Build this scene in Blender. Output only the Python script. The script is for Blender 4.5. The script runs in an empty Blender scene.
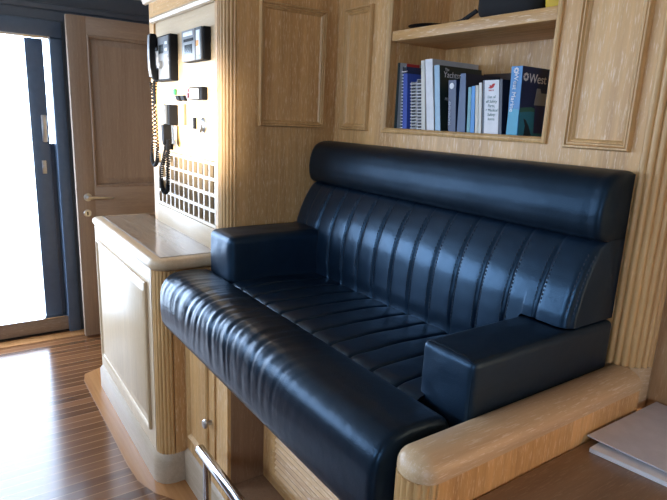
import bpy, bmesh, math, random
from mathutils import Vector, Matrix, noise
PI = math.pi
S = bpy.context.scene
COL = S.collection
random.seed(7)

# ------------------------------------------------------------------ materials
def nt(name):
    m = bpy.data.materials.new(name); m.use_nodes = True
    t = m.node_tree; b = t.nodes['Principled BSDF']
    return m, t, b
def N(t, typ, **kw):
    n = t.nodes.new(typ)
    for k, v in kw.items():
        if k in n.inputs: n.inputs[k].default_value = v
        else: setattr(n, k, v)
    return n
def ramp(t, stops):
    r = t.nodes.new('ShaderNodeValToRGB'); e = r.color_ramp.elements
    while len(e) < len(stops): e.new(0.5)
    for i, (p, c) in enumerate(stops):
        e[i].position = p; e[i].color = (*c, 1) if len(c) == 3 else c
    return r
def plain(name, col, rough=0.5, metal=0.0, spec=0.5, coat=0.0):
    m, t, b = nt(name)
    b.inputs['Roughness'].default_value = rough
    b.inputs['Metallic'].default_value = metal
    b.inputs['Specular IOR Level'].default_value = spec
    b.inputs['Coat Weight'].default_value = coat
    tc = N(t, 'ShaderNodeTexCoord'); no = N(t, 'ShaderNodeTexNoise', Scale=35.0, Detail=3.0)
    t.links.new(tc.outputs['Object'], no.inputs['Vector'])
    d = [max(0, c * 0.93) for c in col]; l = [min(1, c * 1.05) for c in col]
    r = ramp(t, [(0.3, d), (0.7, l)])
    t.links.new(no.outputs['Fac'], r.inputs['Fac']); t.links.new(r.outputs['Color'], b.inputs['Base Color'])
    return m
def wood(name, dark, light, fleck, axis='Z', rough=0.42, fine=1.0, flecks=1.0, coat=0.0):
    m, t, b = nt(name)
    b.inputs['Roughness'].default_value = rough
    b.inputs['Coat Weight'].default_value = coat
    b.inputs['Coat Roughness'].default_value = 0.15
    tc = N(t, 'ShaderNodeTexCoord')
    def mapped(a, c):
        mp = N(t, 'ShaderNodeMapping')
        s = [c * fine] * 3; s['XYZ'.index(axis)] = a * fine
        mp.inputs['Scale'].default_value = s
        t.links.new(tc.outputs['Object'], mp.inputs['Vector']); return mp
    n1 = N(t, 'ShaderNodeTexNoise', Scale=1.0, Detail=6.0, Roughness=0.65); t.links.new(mapped(2.2, 70).outputs[0], n1.inputs['Vector'])
    n2 = N(t, 'ShaderNodeTexNoise', Scale=1.0, Detail=3.0, Roughness=0.6); t.links.new(mapped(1.0, 9).outputs[0], n2.inputs['Vector'])
    n3 = N(t, 'ShaderNodeTexNoise', Scale=1.0, Detail=3.0, Roughness=0.7); t.links.new(mapped(26, 290).outputs[0], n3.inputs['Vector'])
    ad = N(t, 'ShaderNodeMath', operation='MULTIPLY_ADD'); ad.inputs[1].default_value = 0.55
    t.links.new(n2.outputs['Fac'], ad.inputs[0])
    sc = N(t, 'ShaderNodeMath', operation='MULTIPLY'); sc.inputs[1].default_value = 0.5
    t.links.new(n1.outputs['Fac'], sc.inputs[0]); t.links.new(sc.outputs[0], ad.inputs[2])
    r = ramp(t, [(0.36, dark), (0.68, light)]); t.links.new(ad.outputs[0], r.inputs['Fac'])
    fr = ramp(t, [(0.55, (0, 0, 0)), (0.66, (flecks * .7,) * 3)]); t.links.new(n3.outputs['Fac'], fr.inputs['Fac'])
    mx = N(t, 'ShaderNodeMix', data_type='RGBA'); mx.inputs[7].default_value = (*fleck, 1)
    t.links.new(fr.outputs['Color'], mx.inputs[0]); t.links.new(r.outputs['Color'], mx.inputs[6])
    t.links.new(mx.outputs[2], b.inputs['Base Color'])
    bp = N(t, 'ShaderNodeBump', Strength=0.12, Distance=0.0015)
    t.links.new(n3.outputs['Fac'], bp.inputs['Height']); t.links.new(bp.outputs[0], b.inputs['Normal'])
    return m
OD, OL, OF = (.46, .235, .08), (.76, .445, .175), (.88, .68, .44)
oakZ = wood('limed_oak_vertical', OD, OL, OF, 'Z')
oakX = wood('limed_oak_lengthwise', OD, OL, OF, 'X')
oakY = wood('limed_oak_crosswise', OD, OL, OF, 'Y')
paleZ = wood('pale_oak_vertical', (.50, .355, .205), (.63, .465, .285), (.74, .60, .43), 'Z', 0.4, flecks=.6)
paleX = wood('pale_oak_lengthwise', (.51, .365, .215), (.65, .485, .305), (.74, .60, .44), 'X', 0.38, flecks=.6)
plinthwood = wood('plinth_oak', (.36, .27, .18), (.48, .37, .26), (.56, .46, .35), 'X', 0.35, flecks=.6)
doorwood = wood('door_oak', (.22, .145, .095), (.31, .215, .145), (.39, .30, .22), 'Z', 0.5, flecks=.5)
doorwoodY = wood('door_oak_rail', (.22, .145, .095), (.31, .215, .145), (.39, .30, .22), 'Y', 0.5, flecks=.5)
counterwood = wood('counter_veneer', (.27, .20, .14), (.38, .30, .22), (.46, .39, .31), 'X', 0.14, flecks=.3, coat=.5)
reedwood = wood('reeded_oak', (.46, .25, .09), (.72, .45, .19), (.82, .62, .36), 'Z', 0.42, flecks=.5)
railwood = wood('rail_oak', (.50, .32, .17), (.68, .48, .28), (.82, .69, .52), 'Y', 0.36, flecks=.8)
deskwood = wood('desk_brown_veneer', (.20, .12, .07), (.31, .195, .12), (.42, .31, .22), 'Y', 0.35, flecks=.7)
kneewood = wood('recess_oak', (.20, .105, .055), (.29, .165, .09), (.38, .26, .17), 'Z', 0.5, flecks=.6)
deskwall = wood('desk_wall_oak', (.36, .20, .09), (.48, .285, .14), (.58, .42, .27), 'Z', 0.5, flecks=.7)
margin = wood('teak_margin', (.28, .12, .04), (.40, .19, .07), (.42, .23, .1), 'X', 0.25, flecks=.2, coat=.1)

def leather(name, col, rough=.31, sp=.75):
    m, t, b = nt(name)
    b.inputs['Roughness'].default_value = rough
    b.inputs['Specular IOR Level'].default_value = sp
    b.inputs['Specular Tint'].default_value = (.33, .64, 1.0, 1)  # blue of the reflected sky put into the specular tint
    tc = N(t, 'ShaderNodeTexCoord')
    v = N(t, 'ShaderNodeTexVoronoi', Scale=420.0); t.links.new(tc.outputs['Object'], v.inputs['Vector'])
    n = N(t, 'ShaderNodeTexNoise', Scale=28.0, Detail=4.0); t.links.new(tc.outputs['Object'], n.inputs['Vector'])
    r = ramp(t, [(0.3, [c * .8 for c in col]), (0.7, [c * 1.2 for c in col])])
    t.links.new(n.outputs['Fac'], r.inputs['Fac']); t.links.new(r.outputs['Color'], b.inputs['Base Color'])
    b1 = N(t, 'ShaderNodeBump', Strength=0.25, Distance=0.0006); t.links.new(v.outputs['Distance'], b1.inputs['Height'])
    b2 = N(t, 'ShaderNodeBump', Strength=0.25, Distance=0.004); t.links.new(n.outputs['Fac'], b2.inputs['Height'])
    t.links.new(b1.outputs[0], b2.inputs['Normal']); t.links.new(b2.outputs[0], b.inputs['Normal'])
    return m
LC = (.0055, .0125, .025)
lea = leather('navy_leather', LC)
lea_smooth = leather('navy_leather_smooth', (.007, .013, .022), .30, .42)
lea_arm = leather('navy_leather_arm', LC, .40, .8)
lea_head = leather('navy_leather_headrest', (.0045, .008, .0135), .42, .5)
thread = plain('navy_thread', (.02, .035, .06), .7)
steel = plain('polished_steel', (.62, .62, .64), .12, 1.0)
chrome = plain('satin_chrome', (.55, .54, .52), .28, 1.0)
navy = plain('navy_painted_frame', (.075, .105, .15), .28)
charcoal = plain('charcoal_trim', (.075, .088, .105), .4)
black = plain('black_plastic', (.008, .008, .009), .6, spec=.15)
blackcloth = plain('black_cloth', (.012, .012, .013), .85)
greyp = plain('grey_plastic', (.12, .125, .13), .4)
silver = plain('silver_plastic', (.26, .26, .26), .4)
white = plain('white_paper', (.82, .82, .84), .55)
whitep = plain('white_plastic', (.8, .8, .8), .4)
cream = plain('cream_paper', (.72, .68, .58), .6)
red = plain('red_cloth', (.5, .03, .03), .6)
yellow = plain('yellow_cloth', (.75, .5, .03), .6)
orange = plain('orange_label', (.75, .3, .05), .6)
green = plain('green_plastic', (.03, .22, .08), .5)
gold = plain('brass', (.65, .45, .2), .3, 1.0)
dark_screen = plain('dark_screen', (.03, .035, .035), .15)
ceil_m = plain('ceiling_panel', (.45, .40, .34), .6)
wall_m = plain('dark_wall', (.16, .13, .10), .6)  # unseen cabin walls, darkened so the leather reflects less of them
lilac = plain('document_cover_sheen', (.62, .61, .67), .35)  # white folder cover, its greyish reflection put into the colour
inlay = plain('dark_inlay', (.16, .10, .06), .4)
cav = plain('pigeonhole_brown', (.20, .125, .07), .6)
deckm = plain('pale_deck', (.7, .7, .68), .7)
glassy = plain('dark_glass', (.02, .02, .025), .05)

# floor planks: teak with pale caulk lines running across the cabin (along Y)
def floor_mat():
    m, t, b = nt('teak_and_holly')
    tc = N(t, 'ShaderNodeTexCoord'); sp = N(t, 'ShaderNodeSeparateXYZ'); t.links.new(tc.outputs['Object'], sp.inputs[0])
    d = N(t, 'ShaderNodeMath', operation='DIVIDE'); d.inputs[1].default_value = 0.052; t.links.new(sp.outputs['X'], d.inputs[0])
    fl = N(t, 'ShaderNodeMath', operation='FLOOR'); t.links.new(d.outputs[0], fl.inputs[0])
    fr = N(t, 'ShaderNodeMath', operation='FRACT'); t.links.new(d.outputs[0], fr.inputs[0])
    lt = N(t, 'ShaderNodeMath', operation='LESS_THAN'); lt.inputs[1].default_value = 0.09; t.links.new(fr.outputs[0], lt.inputs[0])
    wn = N(t, 'ShaderNodeTexWhiteNoise', noise_dimensions='1D'); t.links.new(fl.outputs[0], wn.inputs['W'])
    mp = N(t, 'ShaderNodeMapping'); mp.inputs['Scale'].default_value = (60, 3, 60); t.links.new(tc.outputs['Object'], mp.inputs[0])
    no = N(t, 'ShaderNodeTexNoise', Scale=1.0, Detail=5.0); t.links.new(mp.outputs[0], no.inputs['Vector'])
    ad = N(t, 'ShaderNodeMath', operation='MULTIPLY_ADD'); ad.inputs[1].default_value = 0.6
    t.links.new(no.outputs['Fac'], ad.inputs[0])
    hm = N(t, 'ShaderNodeMath', operation='MULTIPLY'); hm.inputs[1].default_value = 0.5; t.links.new(wn.outputs['Value'], hm.inputs[0]); t.links.new(hm.outputs[0], ad.inputs[2])
    r = ramp(t, [(0.2, (.07, .027, .010)), (0.8, (.18, .075, .030))]); t.links.new(ad.outputs[0], r.inputs['Fac'])
    mx = N(t, 'ShaderNodeMix', data_type='RGBA'); mx.inputs[7].default_value = (.30, .155, .07, 1)
    t.links.new(lt.outputs[0], mx.inputs[0]); t.links.new(r.outputs['Color'], mx.inputs[6]); t.links.new(mx.outputs[2], b.inputs['Base Color'])
    b.inputs['Roughness'].default_value = 0.17; b.inputs['Specular IOR Level'].default_value = .5
    return m
floor_m = floor_mat()

# ------------------------------------------------------------------ mesh helpers
def bx(bm, x0, x1, y0, y1, z0, z1, bev=0.0, seg=2):
    r = bmesh.ops.create_cube(bm, size=1.0)
    vs = r['verts']
    for v in vs:
        v.co = Vector(((x0 + x1) / 2 + v.co.x * (x1 - x0), (y0 + y1) / 2 + v.co.y * (y1 - y0), (z0 + z1) / 2 + v.co.z * (z1 - z0)))
    if bev:
        es = list({e for v in vs for e in v.link_edges})
        bmesh.ops.bevel(bm, geom=es, offset=bev, segments=seg, profile=0.5, affect='EDGES')
def prism(bm, pts, f0, f1):
    """closed 2D outline pts, f0/f1 map a 2D point to 3D for both ends"""
    a = [bm.verts.new(f0(p)) for p in pts]; b = [bm.verts.new(f1(p)) for p in pts]
    n = len(pts)
    for i in range(n): bm.faces.new((a[i], a[(i + 1) % n], b[(i + 1) % n], b[i]))
    bm.faces.new(a[::-1]); bm.faces.new(b)
def tube(bm, path, r, n=8, cap=True):
    path = [Vector(p) for p in path]; rings = []
    up = Vector((0, 0, 1)); prev = None
    for i, p in enumerate(path):
        d = (path[min(i + 1, len(path) - 1)] - path[max(i - 1, 0)]).normalized()
        if prev is None:
            s = d.cross(up)
            if s.length < 1e-3: s = d.cross(Vector((1, 0, 0)))
        else:
            s = prev - d * prev.dot(d)
        s.normalize(); prev = s; u = s.cross(d)
        rr = r[i] if isinstance(r, (list, tuple)) else r
        rings.append([bm.verts.new(p + (s * math.cos(2 * PI * k / n) + u * math.sin(2 * PI * k / n)) * rr) for k in range(n)])
    for a, b in zip(rings, rings[1:]):
        for k in range(n): bm.faces.new((a[k], a[(k + 1) % n], b[(k + 1) % n], b[k]))
    if cap:
        bm.faces.new(rings[0][::-1]); bm.faces.new(rings[-1])
def lathe(bm, prof, origin, axis, n=16):
    """prof: (radius, height) along axis"""
    ax = Vector(axis).normalized(); s = ax.cross(Vector((0.3, 0.5, 0.8))).normalized(); u = ax.cross(s)
    rings = [[bm.verts.new(Vector(origin) + ax * h + (s * math.cos(2 * PI * k / n) + u * math.sin(2 * PI * k / n)) * max(r, 1e-4)) for k in range(n)] for r, h in prof]
    for a, b in zip(rings, rings[1:]):
        for k in range(n): bm.faces.new((a[k], a[(k + 1) % n], b[(k + 1) % n], b[k]))
    bm.faces.new(rings[0][::-1]); bm.faces.new(rings[-1])
def loft(bm, rings, closed=True, caps=True):
    vr = [[bm.verts.new(p) for p in r] for r in rings]
    n = len(vr[0])
    for a, b in zip(vr, vr[1:]):
        for k in range(n if closed else n - 1):
            bm.faces.new((a[k], a[(k + 1) % n], b[(k + 1) % n], b[k]))
    if caps:
        bm.faces.new(vr[0][::-1]); bm.faces.new(vr[-1])
def moulding(bm, u0, u1, v0, v1, prof, P):
    """mitred picture-frame moulding round a rectangle; prof = (inset, height) pairs; P(u,v,h) -> 3D"""
    rings = []
    for (cu, cv, su, sv) in ((u0, v0, 1, 1), (u1, v0, -1, 1), (u1, v1, -1, -1), (u0, v1, 1, -1)):
        rings.append([bm.verts.new(P(cu + su * i, cv + sv * i, h)) for i, h in prof])
    n = len(prof)
    for a in range(4):
        A, B = rings[a], rings[(a + 1) % 4]
        for k in range(n): bm.faces.new((A[k], A[(k + 1) % n], B[(k + 1) % n], B[k]))
def finish(name, bm, mat, parent=None, smooth=35, origin=None):
    bmesh.ops.remove_doubles(bm, verts=bm.verts, dist=1e-6)
    bmesh.ops.recalc_face_normals(bm, faces=bm.faces)
    me = bpy.data.meshes.new(name)
    off = Vector(parent_loc(parent)) if parent else Vector(origin or (0, 0, 0))
    bmesh.ops.translate(bm, verts=bm.verts, vec=-off)
    bm.to_mesh(me); bm.free()
    if smooth:
        for p in me.polygons: p.use_smooth = True
        me.set_sharp_from_angle(angle=math.radians(smooth))
    me.materials.append(mat)
    o = bpy.data.objects.new(name, me); COL.objects.link(o)
    if parent: o.parent = parent
    else: o.location = off
    return o
def parent_loc(p):
    l = Vector((0, 0, 0))
    while p: l += p.location; p = p.parent
    return l
def thing(name, label, cat, loc, group=None):
    o = bpy.data.objects.new(name, None); COL.objects.link(o); o.location = loc; o.empty_display_size = .05
    o['label'] = label; o['category'] = cat
    if group: o['group'] = group
    return o
def tag(o, label, cat, group=None):
    o['label'] = label; o['category'] = cat
    if group: o['group'] = group
    return o
def struct(o, label=None):
    o['kind'] = 'structure'
    if label: o['label'] = label; o['category'] = 'room'
    return o
def boxes(name, lst, mat, parent=None, bev=0.0, smooth=35, origin=None):
    bm = bmesh.new()
    for b in lst: bx(bm, *b, bev=bev)
    return finish(name, bm, mat, parent, smooth, origin)
def text(name, body, size, mat, parent, M, align='LEFT', extrude=0.0004):
    c = bpy.data.curves.new(name, 'FONT'); c.body = body; c.size = size; c.extrude = extrude; c.align_x = align
    c.materials.append(mat)
    tmp = bpy.data.objects.new(name, c); COL.objects.link(tmp)
    bpy.context.view_layer.update()
    me = bpy.data.meshes.new_from_object(tmp.evaluated_get(bpy.context.evaluated_depsgraph_get()))
    bpy.data.objects.remove(tmp); bpy.data.curves.remove(c)
    me.transform(Matrix.Translation(-parent_loc(parent)) @ M)
    if not me.materials: me.materials.append(mat)
    o = bpy.data.objects.new(name, me); COL.objects.link(o)
    o.parent = parent
    return o

# ------------------------------------------------------------------ key planes (metres)
YB, XN, YN = 1.292, -1.872, .817       # back wall, side panel of the nook, instrument wall
CEIL = 2.08

# ------------------------------------------------------------------ room
struct(boxes('floor', [(-3.78, 3.2, -1.7, 1.7, -.05, 0)], floor_m))
struct(boxes('ceiling', [(-3.9, 3.2, -1.8, 1.8, CEIL, CEIL + .05)], ceil_m))
# margin board running along the cabinet
bm = bmesh.new()
pts = [(-3.08, .60), (-3.03, .505), (-2.95, .487), (-2.10, .487), (-1.97, .495), (-1.86, .53), (-1.78, .585), (-1.70, .66), (-1.70, .72), (-3.08, .72)]
prism(bm, pts, lambda p: (p[0], p[1], .0005), lambda p: (p[0], p[1], .0025))
struct(finish('trim_1', bm, margin))
struct(boxes('trim_2', [(-3.715, -3.62, -1.6, 1.6, .0005, .0025)], margin))
# wall with the outer doorway
DX = -3.73
struct(boxes('wall_left', [(DX - .08, DX, .60, 1.75, 0, CEIL), (DX - .08, DX, -.38, .60, 1.86, CEIL), (DX - .08, DX, -.62, -.38, 0, CEIL),
        (DX - .08, DX, -1.7, -.62, 0, 1.3), (DX - .08, DX, -1.7, -.62, 1.95, CEIL)], charcoal))
dr = thing('door_1', 'navy framed sliding glass door standing open to daylight', 'door', (DX, .5, 0))
struct(dr)
boxes('door_frame', [(DX - .10, DX + .0205, .548, .615, .0, 1.803), (DX - .10, DX + .02, -.40, .615, 1.805, 1.90), (DX - .10, DX + .02, -.40, -.34, 0, 1.86)], navy, dr, bev=.006)
boxes('sliding_stile', [(DX - .075, DX - .045, .425, .520, .1, 1.80)], navy, dr, bev=.004)
boxes('lower_stile', [(DX - .085, DX - .075, .518, .55, .1, 1.20)], navy, dr)
bm = bmesh.new(); bx(bm, DX - .043, DX - .02, .480, .508, 1.21, 1.37, .006); finish('pull_handle', bm, chrome, dr)
bm = bmesh.new(); bx(bm, DX - .043, DX - .037, .468, .492, 1.02, 1.10, .002); lathe(bm, [(.011, 0), (.011, .008), (.008, .01)], (DX - .037, .48, 1.06), (1, 0, 0)); finish('lock', bm, chrome, dr)
boxes('threshold', [(DX - .09, DX - .005, -.34, .56, 0.012, .105)], wood('threshold_wood', (.22, .15, .10), (.32, .24, .18), (.4, .32, .26), 'Y', .25), dr, bev=.004)
boxes('header_lit_edge', [(DX + .018, DX + .026, -.40, .548, 1.797, 1.812)], steel, dr, bev=.002)  # steel strip added to stand in for the lit edge of the header
boxes('threshold_plate', [(DX - .09, DX + .002, -.34, .56, .103, .109)], steel, dr, bev=.002)
boxes('shadow_gap', [(DX - .09, DX - .01, -.34, .56, 0.0, .012)], black, dr)
struct(boxes('trim_3', [(DX, DX + .035, -1.7, 1.75, 1.955, 1.99)], charcoal, bev=.008))

# hinged oak door standing open in the corridor
DXX = -3.557
door = thing('door_2', 'limed oak panelled door with lever handle beside the bright doorway', 'door', (DXX, .614, 0)); struct(door)
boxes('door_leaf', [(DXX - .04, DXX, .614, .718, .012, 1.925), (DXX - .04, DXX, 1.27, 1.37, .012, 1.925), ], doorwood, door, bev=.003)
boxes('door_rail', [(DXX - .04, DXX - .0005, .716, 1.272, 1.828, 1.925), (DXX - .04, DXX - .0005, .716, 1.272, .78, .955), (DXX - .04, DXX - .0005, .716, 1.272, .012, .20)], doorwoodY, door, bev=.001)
def raised(bm, y0, y1, z0, z1, P):
    f = [(.0, -.010), (.014, -.012), (.020, -.020), (.060, -.002), (.060, -.03), (.0, -.03)]
    moulding(bm, y0, y1, z0, z1, f, P)
bm = bmesh.new()
for z0, z1 in ((.955, 1.828), (.20, .78)):
    raised(bm, .718, 1.27, z0, z1, lambda u, v, h: (DXX + h, u, v))
    bx(bm, DXX - .03, DXX - .002, .772, 1.216, z0 + .054, z1 - .054)
    moulding(bm, .718, 1.27, z0, z1, [(0, 0), (.006, .004), (.014, 0), (.018, -.012), (0, -.012)], lambda u, v, h: (DXX + h, u, v))
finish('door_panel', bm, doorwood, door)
bm = bmesh.new()
lathe(bm, [(.024, 0), (.024, .006), (.012, .009), (.010, .045), (.011, .05)], (DXX, .675, .897), (1, 0, 0))
tube(bm, [(DXX + .045, .668, .897), (DXX + .046, .70, .899), (DXX + .046, .75, .898), (DXX + .045, .80, .894), (DXX + .038, .815, .893)], [.011, .0095, .0085, .008, .006], 10)
finish('door_handle', bm, chrome, door)
bm = bmesh.new(); lathe(bm, [(.023, 0), (.023, .004), (.019, .007)], (DXX, .668, .80), (1, 0, 0), 20); finish('lock_plate', bm, chrome, door)
boxes('keyhole', [(DXX + .0065, DXX + .008, .664, .672, .788, .81)], black, door)

# ------------------------------------------------------------------ back wall with panels and bookcase opening
OX0, OX1, OZ0, OZ1 = -1.548, -.908, 1.395, 2.0
struct(boxes('wall_back', [(XN - .02, OX0 - .016, YB, YB + .04, 0, CEIL), (OX1 + .016, -.640, YB, YB + .04, 0, CEIL),
       (OX0 - .016, OX1 + .016, YB, YB + .04, 0, OZ0 - .012), (OX0 - .016, OX1 + .016, YB, YB + .04, 2.0, CEIL)], oakZ))
PM = [(0, 0), (0, .010), (.003, .015), (.007, .015), (.009, .009), (.011, .012), (.014, .012), (.016, .006), (.019, .007), (.022, .004), (.024, 0)]
def wall_panel(n, a0, a1, z0, z1, P, inner_mat=oakZ):
    bm = bmesh.new(); moulding(bm, a0, a1, z0, z1, PM, P)
    o = struct(finish('trim_%d' % n, bm, reedwood))
    return o
Pb = lambda u, v, h: (u, YB - h, v)
wall_panel(4, -1.814, -1.648, 1.383, 1.822, Pb)
wall_panel(5, -.838, -.668, 1.376, 1.95, Pb)
Pn = lambda u, v, h: (XN + h, u, v)
wall_panel(6, .952, 1.236, 1.384, 1.816, Pn)
# bookcase: lining, moulding, shelf
bc = thing('bookcase', 'built-in oak bookcase opening in the panelled wall above the navy settee', 'bookcase', (-1.24, YB, 1.39))
boxes('lining', [(OX0 - .016, OX0, YB + .04, 1.56, OZ0 - .012, 2.0), (OX1, OX1 + .016, YB + .04, 1.56, OZ0 - .012, 2.0), (OX0 - .016, OX1 + .016, YB + .04, 1.56, 1.99, 2.01)], oakZ, bc)
boxes('back_panel', [(OX0 - .016, OX1 + .016, 1.56, 1.575, OZ0 - .012, 2.01)], oakZ, bc)
boxes('base_shelf', [(OX0, OX1, YB + .003, 1.56, OZ0 - .012, OZ0)], oakX, bc)
boxes('shelf', [(OX0 + .001, OX1 - .001, YB + .002, 1.559, 1.688, 1.722)], oakX, bc, bev=.003)
bm = bmesh.new(); moulding(bm, OX0 - .018, OX1 + .018, OZ0 - .014, 2.02, [(0, 0), (0, .007), (.004, .0095), (.008, .007), (.012, .0075), (.016, .003), (.018, 0)], Pb)
finish('opening_moulding', bm, reedwood, bc)

# ------------------------------------------------------------------ reeded quarter columns
def quarter(bm, cx, cy, r, a0, a1, z0, z1, reeds=6, amp=.005, ext0=None, ext1=None):
    pts = []
    for i in range(reeds):
        for k in range(8):
            f = (i + k / 8) / reeds; a = a0 + (a1 - a0) * f
            rr = r + amp * (math.sin(PI * k / 8) ** .7) if reeds else r
            pts.append((cx + rr * math.cos(a), cy + rr * math.sin(a)))
    pts.append((cx + r * math.cos(a1), cy + r * math.sin(a1))); pts.append((cx, cy))
    prism(bm, pts, lambda p: (p[0], p[1], z0), lambda p: (p[0], p[1], z1))
# column at the end of the back wall, beside the desk
bm = bmesh.new(); quarter(bm, -.645, 1.367, .073, -PI / 2, 0, .868, CEIL, 7, .007)
struct(finish('trim_7', bm, reedwood))
bm = bmesh.new()
pts = [(-.645 + .076 * math.cos(a), 1.367 + .076 * math.sin(a)) for a in [-PI / 2 + PI / 2 * k / 12 for k in range(13)]] + [(-.645, 1.367)]
prism(bm, pts, lambda p: (p[0], p[1], .76), lambda p: (p[0], p[1], .866))
struct(finish('trim_8', bm, railwood))
struct(boxes('wall_desk', [(-.645, -.573, 1.366, 1.42, 0, CEIL), (-.645, 3.2, 1.384, 1.45, 0, CEIL)], deskwall))

# ------------------------------------------------------------------ instrument wall (left of the nook)
struct(boxes('wall_instrument', [(-2.70, XN - .074, .951, 1.75, 0, CEIL)], oakZ))
struct(boxes('trim_15', [(-2.70, -2.64, YN, .95, .908, CEIL)], oakZ))
struct(boxes('trim_16', [(-1.945, XN - .052, YN, .95, .908, CEIL)], oakZ))
struct(boxes('wall_nook', [(XN - .073, XN, .869, 1.75, 0, CEIL)], oakZ))
struct(boxes('trim_9', [(-2.64, -1.945, YN, .95, 1.822, CEIL)], oakX))
struct(boxes('trim_10', [(-2.642, -1.943, YN - .006, .95, .905, .992)], paleX, bev=.004))
bm = bmesh.new(); quarter(bm, XN - .053, YN + .053, .049, -PI / 2, 0, .90, CEIL, 6, .004)
struct(finish('trim_11', bm, reedwood))
boxes_panel = struct(boxes('wall_panel', [(-2.64, -1.945, YN + .008, YN + .02, 1.246, 1.822)], wood('panel_oak', (.50, .34, .18), (.64, .46, .26), (.7, .56, .38), 'X', .5, flecks=.4)))
bm = bmesh.new()
for (a, b) in (((-2.644, 1.80), (-1.941, 1.822)),):
    prism(bm, [(0, 0), (-.012, .004), (-.016, .016), (-.010, .026), (0, .028)], lambda p: (-2.65, YN + p[0], 1.80 + p[1]), lambda p: (-1.94, YN + p[0], 1.80 + p[1]))
struct(finish('trim_13', bm, paleX))
bm = bmesh.new()
prism(bm, [(0, 0), (-.012, .004), (-.02, .025), (-.045, .05), (-.05, .07), (0, .07)], lambda p: (-2.75, YN + p[0], 1.89 + p[1]), lambda p: (-1.93, YN + p[0], 1.89 + p[1]))
struct(finish('trim_14', bm, paleX))
# pigeonhole rack
GX0, GX1, GZ0, GZ1, NC, NR = -2.632, -1.950, 1.000, 1.238, 12, 4
rk = thing('pigeonhole_rack', 'cream lattice flag rack with four rows of pigeonholes below the radios', 'rack', ((GX0 + GX1) / 2, YN, GZ0))
bm = bmesh.new()
px, pz = (GX1 - GX0) / NC, (GZ1 - GZ0) / NR
for i in range(NC + 1): bx(bm, GX0 + i * px - .0068, GX0 + i * px + .0068, YN, YN + .014, GZ0 - .008, GZ1 + .008)
for j in range(NR + 1): bx(bm, GX0 - .009, GX1 + .009, YN - .0015, YN + .0125, GZ0 + j * pz - .0065, GZ0 + j * pz + .0065)
finish('lattice', bm, paleX, rk, smooth=0)
bm = bmesh.new()
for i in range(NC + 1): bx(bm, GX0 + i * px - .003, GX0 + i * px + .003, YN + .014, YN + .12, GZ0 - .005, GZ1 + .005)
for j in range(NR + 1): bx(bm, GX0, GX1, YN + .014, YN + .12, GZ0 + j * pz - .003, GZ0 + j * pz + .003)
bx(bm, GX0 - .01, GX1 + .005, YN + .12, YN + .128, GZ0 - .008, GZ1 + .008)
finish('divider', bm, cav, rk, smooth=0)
fl = [(3, red, 'red'), (5, red, 'red'), (6, red, 'red'), (7, yellow, 'yellow'), (9, red, 'red'), (10, whitep, 'white'), (11, red, 'red')]
wh = {3: 'left of the others, behind the hanging cord', 5: 'second red roll along the row', 6: 'just left of the yellow roll', 9: 'between the yellow and the white rolls', 11: 'at the right end of the row'}
for i, m, cn in fl:
    x = GX0 + (i + .5) * px; z = GZ0 + pz + .003 + .011
    bm = bmesh.new(); lathe(bm, [(.006, 0), (.0105, .003), (.0105, .06), (.006, .063)], (x, YN + .03, z), (0, 1, 0), 12)
    lb = ('small rolled %s flag in the pigeonhole rack, ' % cn + wh[i]) if i in wh else 'only rolled %s flag lying in the lattice pigeonhole rack' % cn
    tag(finish('rolled_flag', bm, m, None, origin=(x, YN + .03, GZ0 + pz)), lb, 'flag', 'rolled flags in the pigeonholes')

# radio with handset
YP = YN + .008
rd = thing('radio', 'large black and silver marine radio with corded handset at top of instrument wall', 'radio', (-2.44, YP, 1.54))
boxes('case', [(-2.557, -2.326, .790, YP, 1.545, 1.728)], black, rd, bev=.004)
boxes('faceplate', [(-2.47, -2.335, .786, .791, 1.552, 1.722)], silver, rd, bev=.003)
boxes('display', [(-2.455, -2.40, .784, .787, 1.655, 1.69)], dark_screen, rd)
for k in range(5): boxes('button', [(-2.375, -2.345, .783, .787, 1.70 - k * .026 - .012, 1.70 - k * .026)], whitep, rd, bev=.002)
bm = bmesh.new(); lathe(bm, [(.017, 0), (.015, .012), (.012, .014)], (-2.43, .786, 1.61), (0, -1, 0), 16); finish('tuning_knob', bm, silver, rd)
boxes('speaker_grille', [(-2.505, -2.472, .784, .791, 1.60, 1.67)], whitep, rd, bev=.002)
bm = bmesh.new()   # handset, side outline in (y,z)
o = [(.750, 1.738), (.775, 1.740), (.789, 1.735), (.789, 1.690), (.776, 1.684), (.771, 1.67), (.771, 1.61), (.776, 1.596), (.789, 1.590), (.789, 1.552), (.775, 1.545), (.757, 1.560), (.749, 1.60), (.746, 1.65), (.747, 1.70)]
prism(bm, o, lambda p: (-2.518, .789 - (.789 - p[0]) * .75, p[1]), lambda p: (-2.486, .789 - (.789 - p[0]) * .75, p[1]))
bmesh.ops.bevel(bm, geom=[e for e in bm.edges], offset=.003, segments=2, affect='EDGES')
hs = finish('handset', bm, black, rd)
bm = bmesh.new(); prism(bm, [(.7495, 1.734), (.7465, 1.70), (.7455, 1.65), (.7485, 1.60), (.7565, 1.562), (.7505, 1.562), (.7445, 1.60), (.7425, 1.65), (.7435, 1.70), (.7465, 1.734)], lambda p: (-2.515, .789 - (.789 - p[0]) * .75, p[1]), lambda p: (-2.489, .789 - (.789 - p[0]) * .75, p[1])); hf = finish('lit_front', bm, silver, None); hf.parent = hs; hf.location = -parent_loc(hs)  # pale layer on the black handset: its sunlit front put into the colour
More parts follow.
